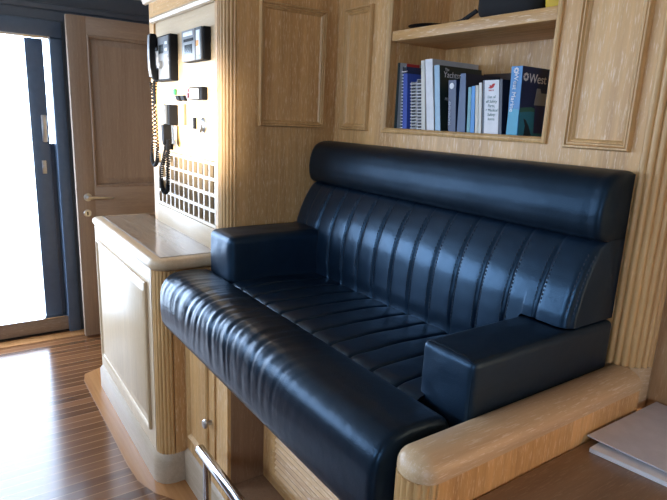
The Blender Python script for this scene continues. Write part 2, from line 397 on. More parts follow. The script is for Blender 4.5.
def coil(bm, path, turns, R, r, n=5):
    P = [Vector(p) for p in path]
    def spl(t):
        s = t * (len(P) - 1); i = min(int(s), len(P) - 2); f = s - i
        p0, p1, p2, p3 = P[max(i - 1, 0)], P[i], P[i + 1], P[min(i + 2, len(P) - 1)]
        return .5 * (2 * p1 + (p2 - p0) * f + (2 * p0 - 5 * p1 + 4 * p2 - p3) * f * f + (3 * p1 - p0 - 3 * p2 + p3) * f ** 3)
    L = []
    M = turns * 9
    for k in range(M + 1):
        t = k / M; c = spl(t); d = (spl(min(t + .01, 1)) - spl(max(t - .01, 0))).normalized()
        a = Vector((0, -1, 0)); s = d.cross(a).normalized()
        ph = 2 * PI * turns * t
        L.append(c + (s * math.cos(ph) + a * math.sin(ph)) * R)
    tube(bm, L, r, n)
bm = bmesh.new()
coil(bm, [(-2.535, .775, 1.54), (-2.55, .785, 1.45), (-2.57, .79, 1.33), (-2.60, .79, 1.24), (-2.595, .785, 1.195), (-2.56, .785, 1.175), (-2.525, .785, 1.195), (-2.515, .785, 1.25), (-2.525, .785, 1.35), (-2.54, .785, 1.46), (-2.525, .79, 1.545)], 66, .0066, .0030)
finish('coiled_cord', bm, black, rd)
bm = bmesh.new(); tube(bm, [(-2.487, .77, 1.545), (-2.485, .77, 1.50), (-2.483, .772, 1.45)], .006, 8); finish('cord_strain_relief', bm, black, rd)

h2 = thing('radio', 'small grey and black radio microphone box with looped cord, under the large radio', 'radio', (-2.38, YP, 1.365))
boxes('case', [(-2.425, -2.340, .785, YP, 1.363, 1.447)], black, h2, bev=.004)
boxes('faceplate', [(-2.425, -2.365, .776, .791, 1.366, 1.444)], greyp, h2, bev=.004)
boxes('call_button', [(-2.385, -2.372, .773, .777, 1.405, 1.43)], greyp, h2, bev=.002)
bm = bmesh.new()
o = [(-2.425, 1.363), (-2.39, 1.363), (-2.385, 1.30), (-2.392, 1.275), (-2.41, 1.275), (-2.42, 1.30)]
prism(bm, o, lambda p: (p[0], .775, p[1]), lambda p: (p[0], .81, p[1]))
bmesh.ops.bevel(bm, geom=[e for e in bm.edges], offset=.003, segments=2, affect='EDGES')
finish('microphone', bm, black, h2)
bm = bmesh.new()
coil(bm, [(-2.40, .79, 1.285), (-2.405, .785, 1.24), (-2.44, .78, 1.17), (-2.452, .78, 1.11), (-2.43, .78, 1.075), (-2.395, .78, 1.07), (-2.365, .78, 1.10), (-2.36, .78, 1.17), (-2.365, .785, 1.25), (-2.37, .79, 1.30)], 66, .0070, .0032)
finish('coiled_cord', bm, black, h2)
boxes('cord_clip', [(-2.445, -2.41, YN - .006, YN + .008, 1.255, 1.28)], black, h2, bev=.003)

# display unit, top right
dv = thing('navigation_display', 'silver and black instrument with small screen and label strip at upper right of instrument wall', 'instrument', (-2.08, YP, 1.605))
boxes('case', [(-2.187, -1.977, .797, YP, 1.607, 1.722)], black, dv, bev=.003)
boxes('faceplate', [(-2.185, -2.048, .789, .798, 1.608, 1.721)], silver, dv, bev=.003)
boxes('side_panel', [(-2.040, -1.985, .789, .798, 1.608, 1.721)], greyp, dv, bev=.003)
boxes('screen', [(-2.150, -2.075, .787, .790, 1.634, 1.667)], dark_screen, dv)
boxes('card_slot', [(-2.160, -2.060, .787, .790, 1.678, 1.688)], black, dv)
boxes('top_button', [(-2.165, -2.065, .786, .790, 1.698, 1.713)], whitep, dv, bev=.003)
boxes('label_strip', [(-2.030, -1.995, .787, .790, 1.625, 1.71)], whitep, dv)
boxes('orange_label', [(-2.028, -2.004, .786, .788, 1.655, 1.675)], orange, dv)
# small boxes and switches
b3 = thing('alarm_box', 'small white and black alarm box with red lamp, below the silver display', 'instrument', (-2.08, YP, 1.465))
boxes('case', [(-2.15, -2.012, .80, YP, 1.466, 1.514)], black, b3, bev=.004)
boxes('faceplate', [(-2.152, -2.04, .793, .802, 1.469, 1.508)], whitep, b3, bev=.004)
boxes('red_lamp', [(-2.135, -2.115, .790, .794, 1.494, 1.507)], red, b3, bev=.002)
bm = bmesh.new(); lathe(bm, [(.011, 0), (.009, .008)], (-2.128, .793, 1.482), (0, -1, 0), 14); finish('dark_knob', bm, plain('maroon_knob', (.1, .03, .04), .4), b3)
sw = thing('rocker_switch', 'pair of black rocker switches in the middle of the instrument wall', 'switch', (-2.26, YP, 1.46))
for x in (-2.325, -2.265):
    bm = bmesh.new(); prism(bm, [(YP, 1.462), (YP - .012, 1.464), (YP - .02, 1.484), (YP, 1.486)], lambda p: (x, p[0], p[1]), lambda p: (x + .036, p[0], p[1])); finish('rocker', bm, black, sw)
tag(boxes('indicator_lamp', [(-2.392, -2.370, YP - .012, YP, 1.49, 1.515)], green, None, bev=.004, origin=(-2.38, YP, 1.49)), 'tiny green indicator lamp between the radio and the switches', 'lamp')
sl = thing('key_holder', 'narrow dark vertical bar holder beside the radio microphone', 'holder', (-2.25, YP, 1.37))
boxes('bar', [(-2.262, -2.240, YP - .012, YP, 1.366, 1.452)], kneewood, sl, bev=.002)
kb = thing('microphone_bracket', 'chrome wall bracket with curved end under the alarm box', 'bracket', (-2.1, YP, 1.34))
boxes('back_plate', [(-2.145, -2.128, YP - .012, YP, 1.355, 1.40)], black, kb, bev=.002)
bm = bmesh.new(); tube(bm, [(-2.136, YP - .012, 1.35), (-2.10, YP - .018, 1.348), (-2.05, YP - .018, 1.348), (-2.045, YP - .012, 1.38)], .005, 8); finish('bar', bm, chrome, kb)
bm = bmesh.new(); lathe(bm, [(.030, 0), (.031, .006), (.024, .012), (.005, .014)], (-2.05, YP, 1.372), (0, -1, 0), 20); finish('end_disc', bm, chrome, kb)
hk = thing('brass_hook', 'slim brass hook hanging beneath the radio microphone', 'hook', (-2.33, YP, 1.28))
bm = bmesh.new(); prism(bm, [(-2.347, 1.36), (-2.332, 1.36), (-2.327, 1.31), (-2.315, 1.29), (-2.325, 1.272), (-2.35, 1.275), (-2.352, 1.30)], lambda p: (p[0], YP - .006, p[1]), lambda p: (p[0], YP, p[1])); finish('plate', bm, gold, hk)

for o_ in (rd, h2, dv, b3, sw, sl, kb, hk): o_.location.x -= .022; o_.location.z += .003; o_.location.y += .001
# ------------------------------------------------------------------ low cabinet with counter
CX0, CX1, CY = -2.86, -1.895, .566
BY, RX, RY = .668, -1.505, .80
cb = thing('cabinet', 'low limed oak cabinet with rounded counter edge beside the navy settee', 'cabinet', (-2.4, .7, 0))
boxes('body', [(CX0, CX1 - .055, CY + .004, .949, .0, .862), (CX1 - .06, CX1, CY + .06, .949, 0, .862), (CX1 - .01, CX1 + .0145, BY, .949, .0, .862)], oakZ, cb)
boxes('front_frame', [(CX0, CX1 - .055, CY, CY + .006, .11, .865)], paleZ, cb)
bm = bmesh.new()
FP = lambda u, v, h: (u, CY - h, v)
moulding(bm, -2.81, -2.00, .19, .80, [(0, 0), (0, .009), (.005, .012), (.010, .010), (.014, .004), (.040, .002), (.046, .005), (.05, .0)], FP)
finish('panel_moulding', bm, paleZ, cb)
boxes('front_panel', [(-2.765, -2.045, CY - .006, CY + .002, .235, .755)], paleZ, cb, bev=.003)
bm = bmesh.new(); quarter(bm, CX1 - .056, CY + .058, .052, -PI / 2, 0, .118, .862, 6, .005); finish('reeded_corner', bm, reedwood, cb)
def rounded_front(x0, x1, y0, y1, r, n=8, lr=.03):
    p = [(x0, y1), (x0, y0 + lr)] + [(x0 + lr - lr * math.cos(a), y0 + lr - lr * math.sin(a)) for a in [PI / 2 * k / n for k in range(1, n + 1)]]
    p += [(x1 - r + r * math.sin(a), y0 + r - r * math.cos(a)) for a in [PI / 2 * k / n for k in range(n + 1)]] + [(x1, y1)]
    return p
# plinth with sloped top
bm = bmesh.new()
P0 = rounded_front(CX0 - .02, CX1 + .014, CY - .014, .662, .07)
P1 = rounded_front(CX0 - .015, CX1 + .010, CY - .010, .662, .068)
P2 = rounded_front(CX0, CX1 + .001, CY - .002, .662, .058)
def lerp_ring(P, z): return [(a, b, z) for a, b in P]
loft(bm, [lerp_ring(P0, 0), lerp_ring(P0, .098), lerp_ring(P1, .108), lerp_ring(P2, .122)])
finish('plinth', bm, plinthwood, cb)
# counter: nosing ring + veneer top
bm = bmesh.new()
rings = []
for k in range(9):
    a = PI * k / 8; dz = .885 - .021 * math.cos(a); ins = .020 * (1 - math.sin(a))
    rings.append(lerp_ring(rounded_front(CX0 - .004 + ins, CX1 + .016 - ins, CY - .014 + ins, .815, max(.06 - ins, .02), lr=.025), dz))
loft(bm, rings)
finish('counter_nosing', bm, paleX, cb)
boxes('countertop', [(CX0 + .03, CX1 - .035, CY + .034, .8155, .9055, .9075)], counterwood, cb)
boxes('inlay_line', [(CX0 + .026, CX1 - .031, CY + .030, .815, .9045, .9066)], inlay, cb)

# ------------------------------------------------------------------ settee base
sb = thing('bench_cabinet', 'oak bench cabinet under the settee with knobbed door and louvred panel', 'cabinet', (-1.2, .7, 0))
boxes('frame', [(CX1 + .015, RX, BY, 1.28, 0, .64), (RX, -.605, RY, 1.28, 0, .64), (RX, -.605, BY + .005, RY, 0, .20)], oakZ, sb)
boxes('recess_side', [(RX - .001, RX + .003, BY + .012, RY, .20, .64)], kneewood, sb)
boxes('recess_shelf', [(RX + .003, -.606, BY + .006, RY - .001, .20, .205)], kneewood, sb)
bm = bmesh.new()
prism(bm, [(BY - .001, 0), (BY - .014, 0), (BY - .014, .125), (BY - .009, .135), (BY - .001, .142)], lambda p: (CX1 + .0152, p[0], p[1]), lambda p: (RX, p[0], p[1])); finish('kickboard', bm, plinthwood, sb)
bm = bmesh.new()
moulding(bm, -1.842, -1.648, .215, .625, [(0, .005), (0, .012), (.005, .016), (.010, .011), (.014, .013), (.02, .005)], lambda u, v, h: (u, BY - h, v)); finish('door_moulding', bm, reedwood, sb)
dd = boxes('cabinet_door', [(-1.862, -1.60, BY - .006, BY + .001, .195, .63)], oakZ, sb, bev=.002)
bm = bmesh.new(); lathe(bm, [(.008, 0), (.006, .014), (.014, .018), (.017, .024), (.013, .030), (.002, .032)], (-1.625, BY - .006, .385), (0, -1, 0), 16)
kn = finish('knob', bm, chrome, None, origin=(0, 0, 0)); kn.parent = dd; kn.location = -parent_loc(dd)
bm = bmesh.new()
LX0, LX1, LZ0, LZ1 = -1.40, -.68, .27, .60
moulding(bm, LX0 - .03, LX1 + .03, LZ0 - .03, LZ1 + .05, [(0, 0), (0, .012), (.01, .014), (.022, .010), (.03, .002), (.03, 0)], lambda u, v, h: (u, RY - h, v)); finish('louvre_frame', bm, oakX, sb)
bm = bmesh.new()
n = 16
for k in range(n):
    z = LZ0 + (LZ1 - LZ0) * (k + .5) / n
    prism(bm, [(RY, z - .008), (RY - .012, z - .009), (RY - .013, z - .006), (RY - .002, z + .009), (RY, z + .009)], lambda p: (LX0, p[0], p[1]), lambda p: (LX1, p[0], p[1]))
finish('louvre_slats', bm, oakX, sb)
# steel foot rail
fr = thing('foot_rail', 'polished steel tube foot rail on a post before the settee base', 'rail', (-1.2, .59, 0))
ZR, YR = .345, .592
bm = bmesh.new()
lathe(bm, [(.004, -.002), (.0145, 0), (.0165, .003), (.0165, .885), (.0145, .888)], (-1.555, YR, ZR), (1, 0, 0), 20); finish('tube', bm, steel, fr)
for x in (-1.492, -.73):
    bm = bmesh.new(); lathe(bm, [(.028, 0), (.028, .006), (.0125, .01), (.0125, ZR)], (x, YR, 0), (0, 0, 1), 18); finish('post', bm, steel, fr)

# ------------------------------------------------------------------ settee
SX0, SX1 = -1.868, -.642
st = thing('settee', 'navy blue leather settee with channelled back and square arms', 'sofa', (-1.23, .95, .64))
SEAM0, DS = -1.693, .0868
def chan(x, wide=.09):
    """0 at a seam, 1 between seams"""
    f = ((x - SEAM0) / DS) % 1.0
    d = min(f, 1 - f) / .5
    return 1 - (1 - min(1, d * 1.0)) ** 5
def seam_dip(x):
    f = ((x - SEAM0) / DS); d = abs(f - round(f)) * DS
    return math.exp(-(d / .0034) ** 2)
def xs_fine(x0, x1, step=.0062):
    n = max(2, int((x1 - x0) / step)); return [x0 + (x1 - x0) * i / n for i in range(n + 1)]
def end_round(x, x0, x1, r):
    d = min(x - x0, x1 - x)
    if d >= r: return 0.0
    d = max(d, 0); return r - math.sqrt(max(0, r * r - (r - d) ** 2))
# channelled seat
AXL, AXR = -1.690, -.775       # inner faces of the arms
bm = bmesh.new()
xs = xs_fine(AXL - .02, AXR + .02, .0031); rings = []
ys = [.757 + (1.16 - .757) * j / 26 for j in range(27)]
for x in xs:
    row = []
    for j, y in enumerate(ys):
        t = (y - .757) / .40
        z = .857 + .006 * math.sin(PI * min(1, t * 1.1)) - .010 * t + .003 * chan(x) - .006 * seam_dip(x)
        z -= .012 * math.exp(-((y - .757) / .012) ** 2)
        z += .0035 * noise.noise(Vector((x * 6, y * 9, 1)))
        row.append((x, y, z))
    row += [(x, 1.16, .70), (x, .757, .70)]
    rings.append(row)
loft(bm, rings); finish('seat', bm, lea, st, 60)
# rolled front
bm = bmesh.new(); rings = []
base = [(.772, .72), (.764, .845), (.755, .860), (.742, .867), (.70, .872), (.65, .874), (.622, .871), (.602, .863), (.586, .849), (.575, .829), (.569, .805), (.567, .77), (.568, .73), (.571, .70), (.580, .678), (.60, .666), (.63, .660), (.66, .656)]
# resample
def resample(P, n):
    L = [0]
    for a, b in zip(P, P[1:]): L.append(L[-1] + math.dist(a, b))
    out = []
    for k in range(n):
        s = L[-1] * k / (n - 1); i = 0
        while i < len(P) - 2 and L[i + 1] < s: i += 1
        f = (s - L[i]) / (L[i + 1] - L[i]); out.append((P[i][0] + (P[i + 1][0] - P[i][0]) * f, P[i][1] + (P[i + 1][1] - P[i][1]) * f))
    return out
prof = resample(base, 60)
xs = xs_fine(SX0 + .005, SX1 - .012, .0065)
cxm, czm = .665, .76
for x in xs:
    er = end_round(x, SX0 + .005, SX1 - .012, .016)
    row = []
    for k, (y, z) in enumerate(prof):
        t = k / 59
        amp = math.exp(-((t - .52) / .20) ** 2)
        region = min(1, max(.10, (-.85 - x) / .35 + .10)) * min(1, .35 + (x - SX0) / .3)
        # gathers run round the roll, fanning slightly
        u = x * 40 + 2.2 * noise.noise(Vector((x * 5, t * 2.0, .3))) + t * 2.4
        w = noise.noise(Vector((u, t * 1.6, 7.0))) + .5 * noise.noise(Vector((u * 2.1, t * 2.4, 3.0)))
        wv = w if w < 0 else w * .6
        d = .0055 * amp * region * wv + .004 * noise.noise(Vector((x * 4, t * 3, 9))) * amp
        d -= er * .8
        ny, nz = y - cxm, z - czm; l = math.hypot(ny, nz)
        row.append((x, y + ny / l * d, z + nz / l * d))
    rings.append(row)
loft(bm, rings); finish('seat_front_roll', bm, lea_smooth, st, 60)
# backrest with channels, lying over the arms at both ends
bm = bmesh.new(); rings = []
bp = [(.80, 1.10), (.86, 1.112), (.90, 1.108), (.96, 1.110), (1.02, 1.117), (1.07, 1.130), (1.11, 1.148), (1.14, 1.166), (1.16, 1.180), (1.172, 1.192), (1.18, 1.215)]
bprof = resample(bp, 34)
xs = xs_fine(SX0 + .004, SX1 - .004, .0029)
SL, SR = SX0 + .004, SX1 - .004
for x in xs:
    er = end_round(x, SL, SR, .03)
    over = x < AXL - .004 or x > AXR + .004
    row = []; za = 1.004
    for z, y in bprof:
        e = math.sin(PI * min(1, max(0, (z - .80) / .38)))
        lim = SEAM0 - .03 < x < -.64
        d = (.0035 * chan(x) - .0045 * seam_dip(x)) * (1 if lim else .4) * (.4 + .6 * e)
        if over:
            za = 1.016 if x < -1.2 else .982; zz = max(z, za)          # sits on the arm
            d += .003 * math.exp(-((zz - za - .02) / .02) ** 2)
            bul = .0
        else: zz = z
        row.append((x, y - d + er * .9 + (0.0), zz))
    row += [(x, 1.289, 1.18), (x, 1.289, za if over else .80)]
    rings.append(row)
loft(bm, rings); br = finish('backrest', bm, lea, st, 55)
# stitching along every back seam
bm = bmesh.new()
def back_y(z):
    for (z0, y0), (z1, y1) in zip(bp, bp[1:]):
        if z0 <= z <= z1: return y0 + (y1 - y0) * (z - z0) / (z1 - z0)
    return 1.2
for i in range(13):
    for sgn in (-1, 1):
        xx = SEAM0 + i * DS + sgn * .0085
        z = .90 if i < 11 else 1.02
        while z < 1.15:
            y = back_y(z + .003) - .0042
            bx(bm, xx - .0008, xx + .0008, y - .0002, y + .002, z, z + .0055); z += .0095
sto = finish('stitching', bm, thread, st, 0); sto['kind'] = 'stuff'
# headrest roll
bm = bmesh.new(); rings = []
hp = [(1.178, 1.23), (1.176, 1.200), (1.180, 1.187), (1.19, 1.178), (1.21, 1.172), (1.24, 1.170), (1.27, 1.174), (1.30, 1.184), (1.318, 1.196), (1.330, 1.215), (1.335, 1.238), (1.336, 1.265), (1.333, 1.288), (1.178, 1.288)]
hprof = resample(hp, 46)
xs = xs_fine(SL, SR, .009)
for x in xs:
    er = end_round(x, SL, SR, .014)
    dip = math.exp(-((x - (SR - .032)) / .004) ** 2) * .005
    row = []
    for z, y in hprof:
        yy = min(1.288, y + er * .7 + (dip if y < 1.25 else 0) + .0015 * noise.noise(Vector((x * 9, z * 14, 2))))
        row.append((x, yy, z - (er * .45 if z > 1.28 else 0)))
    rings.append(row)
loft(bm, rings); finish('headrest', bm, lea_head, st, 60)
# arms
def arm(x0, x1, y0, y1, z0, z1, rnd=.014, piped=True):
    bm = bmesh.new(); bmesh.ops.create_cube(bm, size=2.0)
    bmesh.ops.subdivide_edges(bm, edges=bm.edges[:], cuts=31, use_grid_fill=True)
    C0 = Vector(((x0 + x1) / 2, (y0 + y1) / 2, (z0 + z1) / 2)); H = Vector(((x1 - x0) / 2, (y1 - y0) / 2, (z1 - z0) / 2))
    for v in bm.verts:
        # crowd the grid towards the edges, then round them
        p = Vector([math.copysign(1 - (1 - abs(c)) ** 1.6, c) * h for c, h in zip(v.co, H)])
        q = Vector([max(-(h - rnd), min(h - rnd, c)) for c, h in zip(p, H)])
        d = p - q
        if d.length > 1e-9: p = q + d.normalized() * rnd
        f = Vector([c / h for c, h in zip(p, H)])
        sx, sy, sz = [max(0, 1 - abs(c) ** 2) for c in f]
        k = noise.noise(Vector((p.x * 16, p.y * 12, p.z * 18))) * .0022
        if f.z > 0: p.z += (.004 * sx * sy + k * sx) * max(0, f.z) ** 4
        if f.y < 0: p.y -= (.006 * sx * sz - k * sx * 1.5) * max(0, -f.y) ** 4
        v.co = p + C0
    a = finish('armrest', bm, lea_arm, st, 60)
    if not piped: return a
    bm = bmesh.new()
    s = .0055
    tube(bm, [(x0 + .008, y0 + s, z1 - .0), (x0 + .02, y0 + s, z1 + .003), ((x0 + x1) / 2, y0 + s, z1 + .0055), (x1 - .02, y0 + s, z1 + .003), (x1 - .006, y0 + s, z1 - .002)], .0014, 6)
    tube(bm, [(x1 - s, y0 + s, z1 - .012), (x1 - s + .001, y0 + .002, z1 - .05), (x1 - s, y0 + .004, z0 + .02)], .0014, 6)
    p = finish('piping', bm, lea_smooth, None, 60); p.parent = a; p.location = -parent_loc(a)
    return a
arm(SX0 + .001, AXL + .006, .758, 1.285, .80, 1.016, .024, False)
arm(AXR - .003, SX1 + .006, .788, 1.285, .80, .978)
st_r = None

# ------------------------------------------------------------------ partition and rounded rail beside the settee
RX0, RX1, RY0 = -.643, -.551, .588
pt = thing('partition', 'low oak partition with rounded rail cap between settee and desk', 'partition', (-.56, .9, 0))
boxes('panel', [(RX0 + .003, RX1 - .002, RY0 + .04, 1.29, 0, .834)], oakZ, pt)
bm = bmesh.new()
cx = (RX0 + RX1) / 2; R = (RX1 - RX0) / 2 - .004
pts = []
for i in range(9):
    for k in range(6):
        a = PI + PI * (i + k / 6) / 9; rr = R - .003 + .004 * math.sin(PI * k / 6)
        pts.append((cx + rr * math.cos(a), RY0 + .04 + rr * math.sin(a)))
pts += [(cx + R, RY0 + .05), (cx - R, RY0 + .05)]
prism(bm, pts, lambda p: (p[0], p[1], 0), lambda p: (p[0], p[1], .831)); finish('reeded_end', bm, reedwood, pt)
bm = bmesh.new(); rings = []
hw = (RX1 - RX0) / 2
def cap_ring(y, s):
    r = []
    for k in range(17):
        a = PI * k / 16; r.append((cx + hw * s * math.cos(a), y, .832 + .040 * s * math.sin(a) ** .6))
    return r
yf = RY0 + hw * .9
for k in range(9):
    b = PI / 2 * k / 8; rings.append(cap_ring(yf - hw * .9 * math.cos(b), max(.05, math.sin(b))))
for y in (.75, .95, 1.15, 1.29): rings.append(cap_ring(y, 1.0))
loft(bm, rings); finish('rail_cap', bm, railwood, pt, 50)

# ------------------------------------------------------------------ desk with documents
dk = thing('desk', 'brown wooden desk top behind the rounded rail', 'desk', (-.1, 1.0, 0))
boxes('desk_top', [(RX1 + .001, .75, .62, 1.383, .730, .765)], deskwood, dk, bev=.002)
boxes('pedestal', [(.25, .72, .68, 1.37, 0, .730)], oakZ, dk)
boxes('apron', [(RX1 + .003, .25, .66, .68, .64, .73)], oakX, dk)
dc = thing('document_folder', 'white document folder with painted grey sheen and white pages lying on the desk', 'folder', (-.4, 1.2, .765))
def quad_slab(name, q, z0, z1, mat, parent, curl=0.0, thick=.0012):
    bm = bmesh.new(); n = 14
    top = []; bot = []
    for i in range(n + 1):
        for j in range(n + 1):
            u, v = i / n, j / n
            p = (Vector(q[0]) * (1 - u) * (1 - v) + Vector(q[1]) * u * (1 - v) + Vector(q[2]) * u * v + Vector(q[3]) * (1 - u) * v)
            z = z1 + curl * (abs(1 - u) ** 2) * (1 - v) ** 1.0
            top.append(bm.verts.new((p.x, p.y, z))); bot.append(bm.verts.new((p.x, p.y, (z - thick) if curl else z0)))
    I = lambda i, j: i * (n + 1) + j
    for i in range(n):
        for j in range(n):
            bm.faces.new((top[I(i, j)], top[I(i + 1, j)], top[I(i + 1, j + 1)], top[I(i, j + 1)]))
            bm.faces.new((bot[I(i, j + 1)], bot[I(i + 1, j + 1)], bot[I(i + 1, j)], bot[I(i, j)]))
    for i in range(n):
        for (a, b) in ((I(i, 0), I(i + 1, 0)), (I(i + 1, n), I(i, n)), (I(0, i + 1), I(0, i)), (I(n, i), I(n, i + 1))):
            bm.faces.new((top[b], top[a], bot[a], bot[b]))
    return finish(name, bm, mat, parent, 30)
quad_slab('pages', [(-.525, 1.048, 0), (-.20, 1.095, 0), (-.22, 1.345, 0), (-.535, 1.345, 0)], .7655, .775, white, dc)
quad_slab('cover', [(-.546, 1.070, 0), (-.20, 1.115, 0), (-.22, 1.37, 0), (-.546, 1.372, 0)], .775, .782, lilac, dc, curl=.004, thick=.0022)

# ------------------------------------------------------------------ books
BZ = OZ0 + .0006
BG = 'books on the lower bookcase shelf'
def book(name, label, xb0, xb1, xt0, xt1, h, depth, mat_cover, y0=1.325, pages=True, spine=None, group=BG, thick_cover=.0015, cat='book', page_mat=None):
    """leaning book: spine faces the room; bottom spans xb0..xb1, top spans xt0..xt1"""
    t = thing(name, label, cat, ((xb0 + xb1) / 2, y0 + depth / 2, BZ), group)
    def slab(nm, f0, f1, ya, yb, za, zb, mat):
        bm = bmesh.new()
        def P(f, z): 
            s = (z - BZ) / h; return (xb0 + (xt0 - xb0) * s) * (1 - f) + (xb1 + (xt1 - xb1) * s) * f
        vs = [bm.verts.new((P(f, z), y, z)) for z in (za, zb) for f, y in ((f0, ya), (f1, ya), (f1, yb), (f0, yb))]
        for q in ((0, 1, 2, 3), (7, 6, 5, 4), (0, 4, 5, 1), (1, 5, 6, 2), (2, 6, 7, 3), (3, 7, 4, 0)): bm.faces.new([vs[i] for i in q])
        return finish(nm, bm, mat, t, 0)
    w = max(xb1 - xb0, .003); f = min(.25, thick_cover / w)
    slab('cover', 0, f, y0, y0 + depth, BZ, BZ + h, mat_cover); slab('cover', 1 - f, 1, y0, y0 + depth, BZ, BZ + h, mat_cover)
    slab('spine', 0, 1, y0 - .0015, y0 + .0005, BZ, BZ + h, spine or mat_cover)
    slab('pages', f, 1 - f, y0 + .0005, y0 + depth - .003, BZ + .002, BZ + h - .003, page_mat or white)
    return t
def spiral(label, x0, x1, h, depth, mat_front, coilm, lean=-.02, y0=1.335):
    t = thing('spiral_notebook', label, 'notebook', ((x0 + x1) / 2, y0 + depth / 2, BZ), BG)
    f = lambda z: lean * (z - BZ) / h
    bm = bmesh.new()
    o = [(x0, BZ), (x1, BZ), (x1 + lean, BZ + h), (x0 + lean, BZ + h)]
    prism(bm, [(a + .0015, b) for a, b in o[:1]] + [(o[1][0] - .0015, o[1][1]), (o[2][0] - .0015, o[2][1]), (o[3][0] + .0015, o[3][1])], lambda p: (p[0], y0 + .006, p[1]), lambda p: (p[0], y0 + depth, p[1])); finish('pages', bm, white, t, 0)
    for a in (x0, x1 - .0014):
        bm = bmesh.new(); prism(bm, [(a, BZ), (a + .0014, BZ), (a + .0014 + lean, BZ + h + .001), (a + lean, BZ + h + .001)], lambda p: (p[0], y0 + .003, p[1]), lambda p: (p[0], y0 + depth + .001, p[1])); finish('cover', bm, mat_front, t, 0)
    bm = bmesh.new(); prism(bm, [(x0 + .001, BZ + .001), (x1 - .001, BZ + .001), (x1 - .001 + lean, BZ + h - .001), (x0 + .001 + lean, BZ + h - .001)], lambda p: (p[0], y0 + .0035, p[1]), lambda p: (p[0], y0 + .0062, p[1])); finish('bound_edge', bm, blk, t, 0)
    bm = bmesh.new()
    r = (x1 - x0) / 2 * 1.05; n = int(h / .0105)
    for k in range(n):
        z = BZ + .008 + k * .0105
        if z > BZ + h - .005: break
        c = ((x0 + x1) / 2 + f(z), y0 + .004, z)
        ring = [(c[0] + r * math.cos(2 * PI * q / 12), c[1] + r * .8 * math.sin(2 * PI * q / 12), c[2] + .002 * math.sin(2 * PI * q / 12)) for q in range(13)]
        tube(bm, ring, .0021, 5, cap=False)
    finish('spiral_binding', bm, coilm, t, 60)
    return t
cv = lambda n, c, r=.4: plain(n, c, r)
navyc = cv('navy_cover', (.012, .03, .10)); bluec = cv('blue_cover', (.03, .10, .38)); dnavy = cv('dark_navy_cover', (.012, .02, .045))
greyc = cv('pale_grey_cover', (.48, .50, .52)); darkg = cv('dark_green_cover', (.02, .035, .03)); tealc = cv('teal_cover', (.10, .32, .36)); brightb = cv('bright_blue_cover', (.02, .25, .62))
blk = cv('black_cover', (.02, .022, .026)); ivory = cv('ivory_cover', (.66, .63, .56))
b1 = book('book', 'tall dark book with pale grey cover and red band at far left of the bookcase', -1.554, -1.540, -1.5545, -1.544, .226, .21, greyc, spine=cv('dark_teal_spine', (.02, .05, .06)), y0=1.33)
boxes('red_band', [(-1.5435, -1.5425, 1.36, 1.42, BZ + .208, BZ + .2255)], red, b1)
spiral('navy spiral bound notebook with white coil, next to the tall grey book at far left', -1.527, -1.508, .212, .17, navyc, white, -.012)
book('book', 'slim bright royal blue book between two spiral notebooks', -1.502, -1.480, -1.516, -1.496, .188, .17, cv('royal_blue_cover', (.03, .08, .42)))
spiral('short spiral notebook with cream pages and white coil, just right of the royal blue book', -1.472, -1.448, .160, .16, cream, white, -.018)
spiral('spiral notebook with pale lilac cover, last before the ivory folder', -1.440, -1.414, .168, .16, cv('lilac_cover', (.45, .45, .62)), white, -.022)
book('book', 'thin ivory folder leaning left against the spiral notebooks', -1.406, -1.388, -1.433, -1.417, .226, .20, ivory, page_mat=cream)
book('binder', 'thick white and grey binder, tallest in the middle of the shelf', -1.380, -1.346, -1.414, -1.381, .229, .22, greyc, spine=white, cat='binder')
mag = book('book', 'dark green magazine with white title lettering, leaning beside the thick white binder', -1.340, -1.318, -1.369, -1.347, .208, .20, darkg, spine=cv('pale_blue_spine', (.30, .48, .62)))
navb = book('book', 'navy book with round white emblem on its spine, before the dark green magazine', -1.283, -1.252, -1.300, -1.268, .160, .15, navyc)
book('book', 'slanting tall dark blue book right of the emblem book', -1.246, -1.212, -1.252, -1.231, .178, .16, dnavy, spine=cv('denim_spine', (.02, .06, .16)))
book('book', 'thin grey teal booklet left of the bright blue book', -1.205, -1.193, -1.215, -1.203, .137, .15, tealc)
book('book', 'thin bright azure blue book in the low group of booklets', -1.191, -1.176, -1.202, -1.189, .140, .15, brightb)
book('book', 'thin pale cream booklet touching the bright azure book', -1.172, -1.161, -1.1875, -1.1765, .142, .15, cream, page_mat=cream)
book('book', 'thin white booklet leaning on the navy binder with white spine label', -1.159, -1.148, -1.175, -1.1645, .149, .15, ivory)
bd = book('binder', 'navy ring binder with white spine label and red emblem', -1.144, -1.073, -1.161, -1.090, .156, .16, dnavy, cat='binder')
wb = book('book', 'thick blue catalogue with white lettering at the right end of the shelf', -1.055, -1.018, -1.063, -1.026, .190, .22, navyc, spine=cv('azure_spine', (.03, .22, .50)))
# lettering and pictures on covers
def spineM(x, y, z, lean):                # text reading in x, facing -Y
    return Matrix.Translation((x, y, z)) @ Matrix.Rotation(PI / 2, 4, 'X')
def coverM(x, y, z, lean):                # text on the right cover, reading along +Y, facing +X
    return Matrix.Translation((x, y, z)) @ Matrix.Rotation(PI / 2, 4, 'Z') @ Matrix.Rotation(PI / 2, 4, 'X')
lk = lambda z, b, t_, h: b + (t_ - b) * (z - BZ) / h
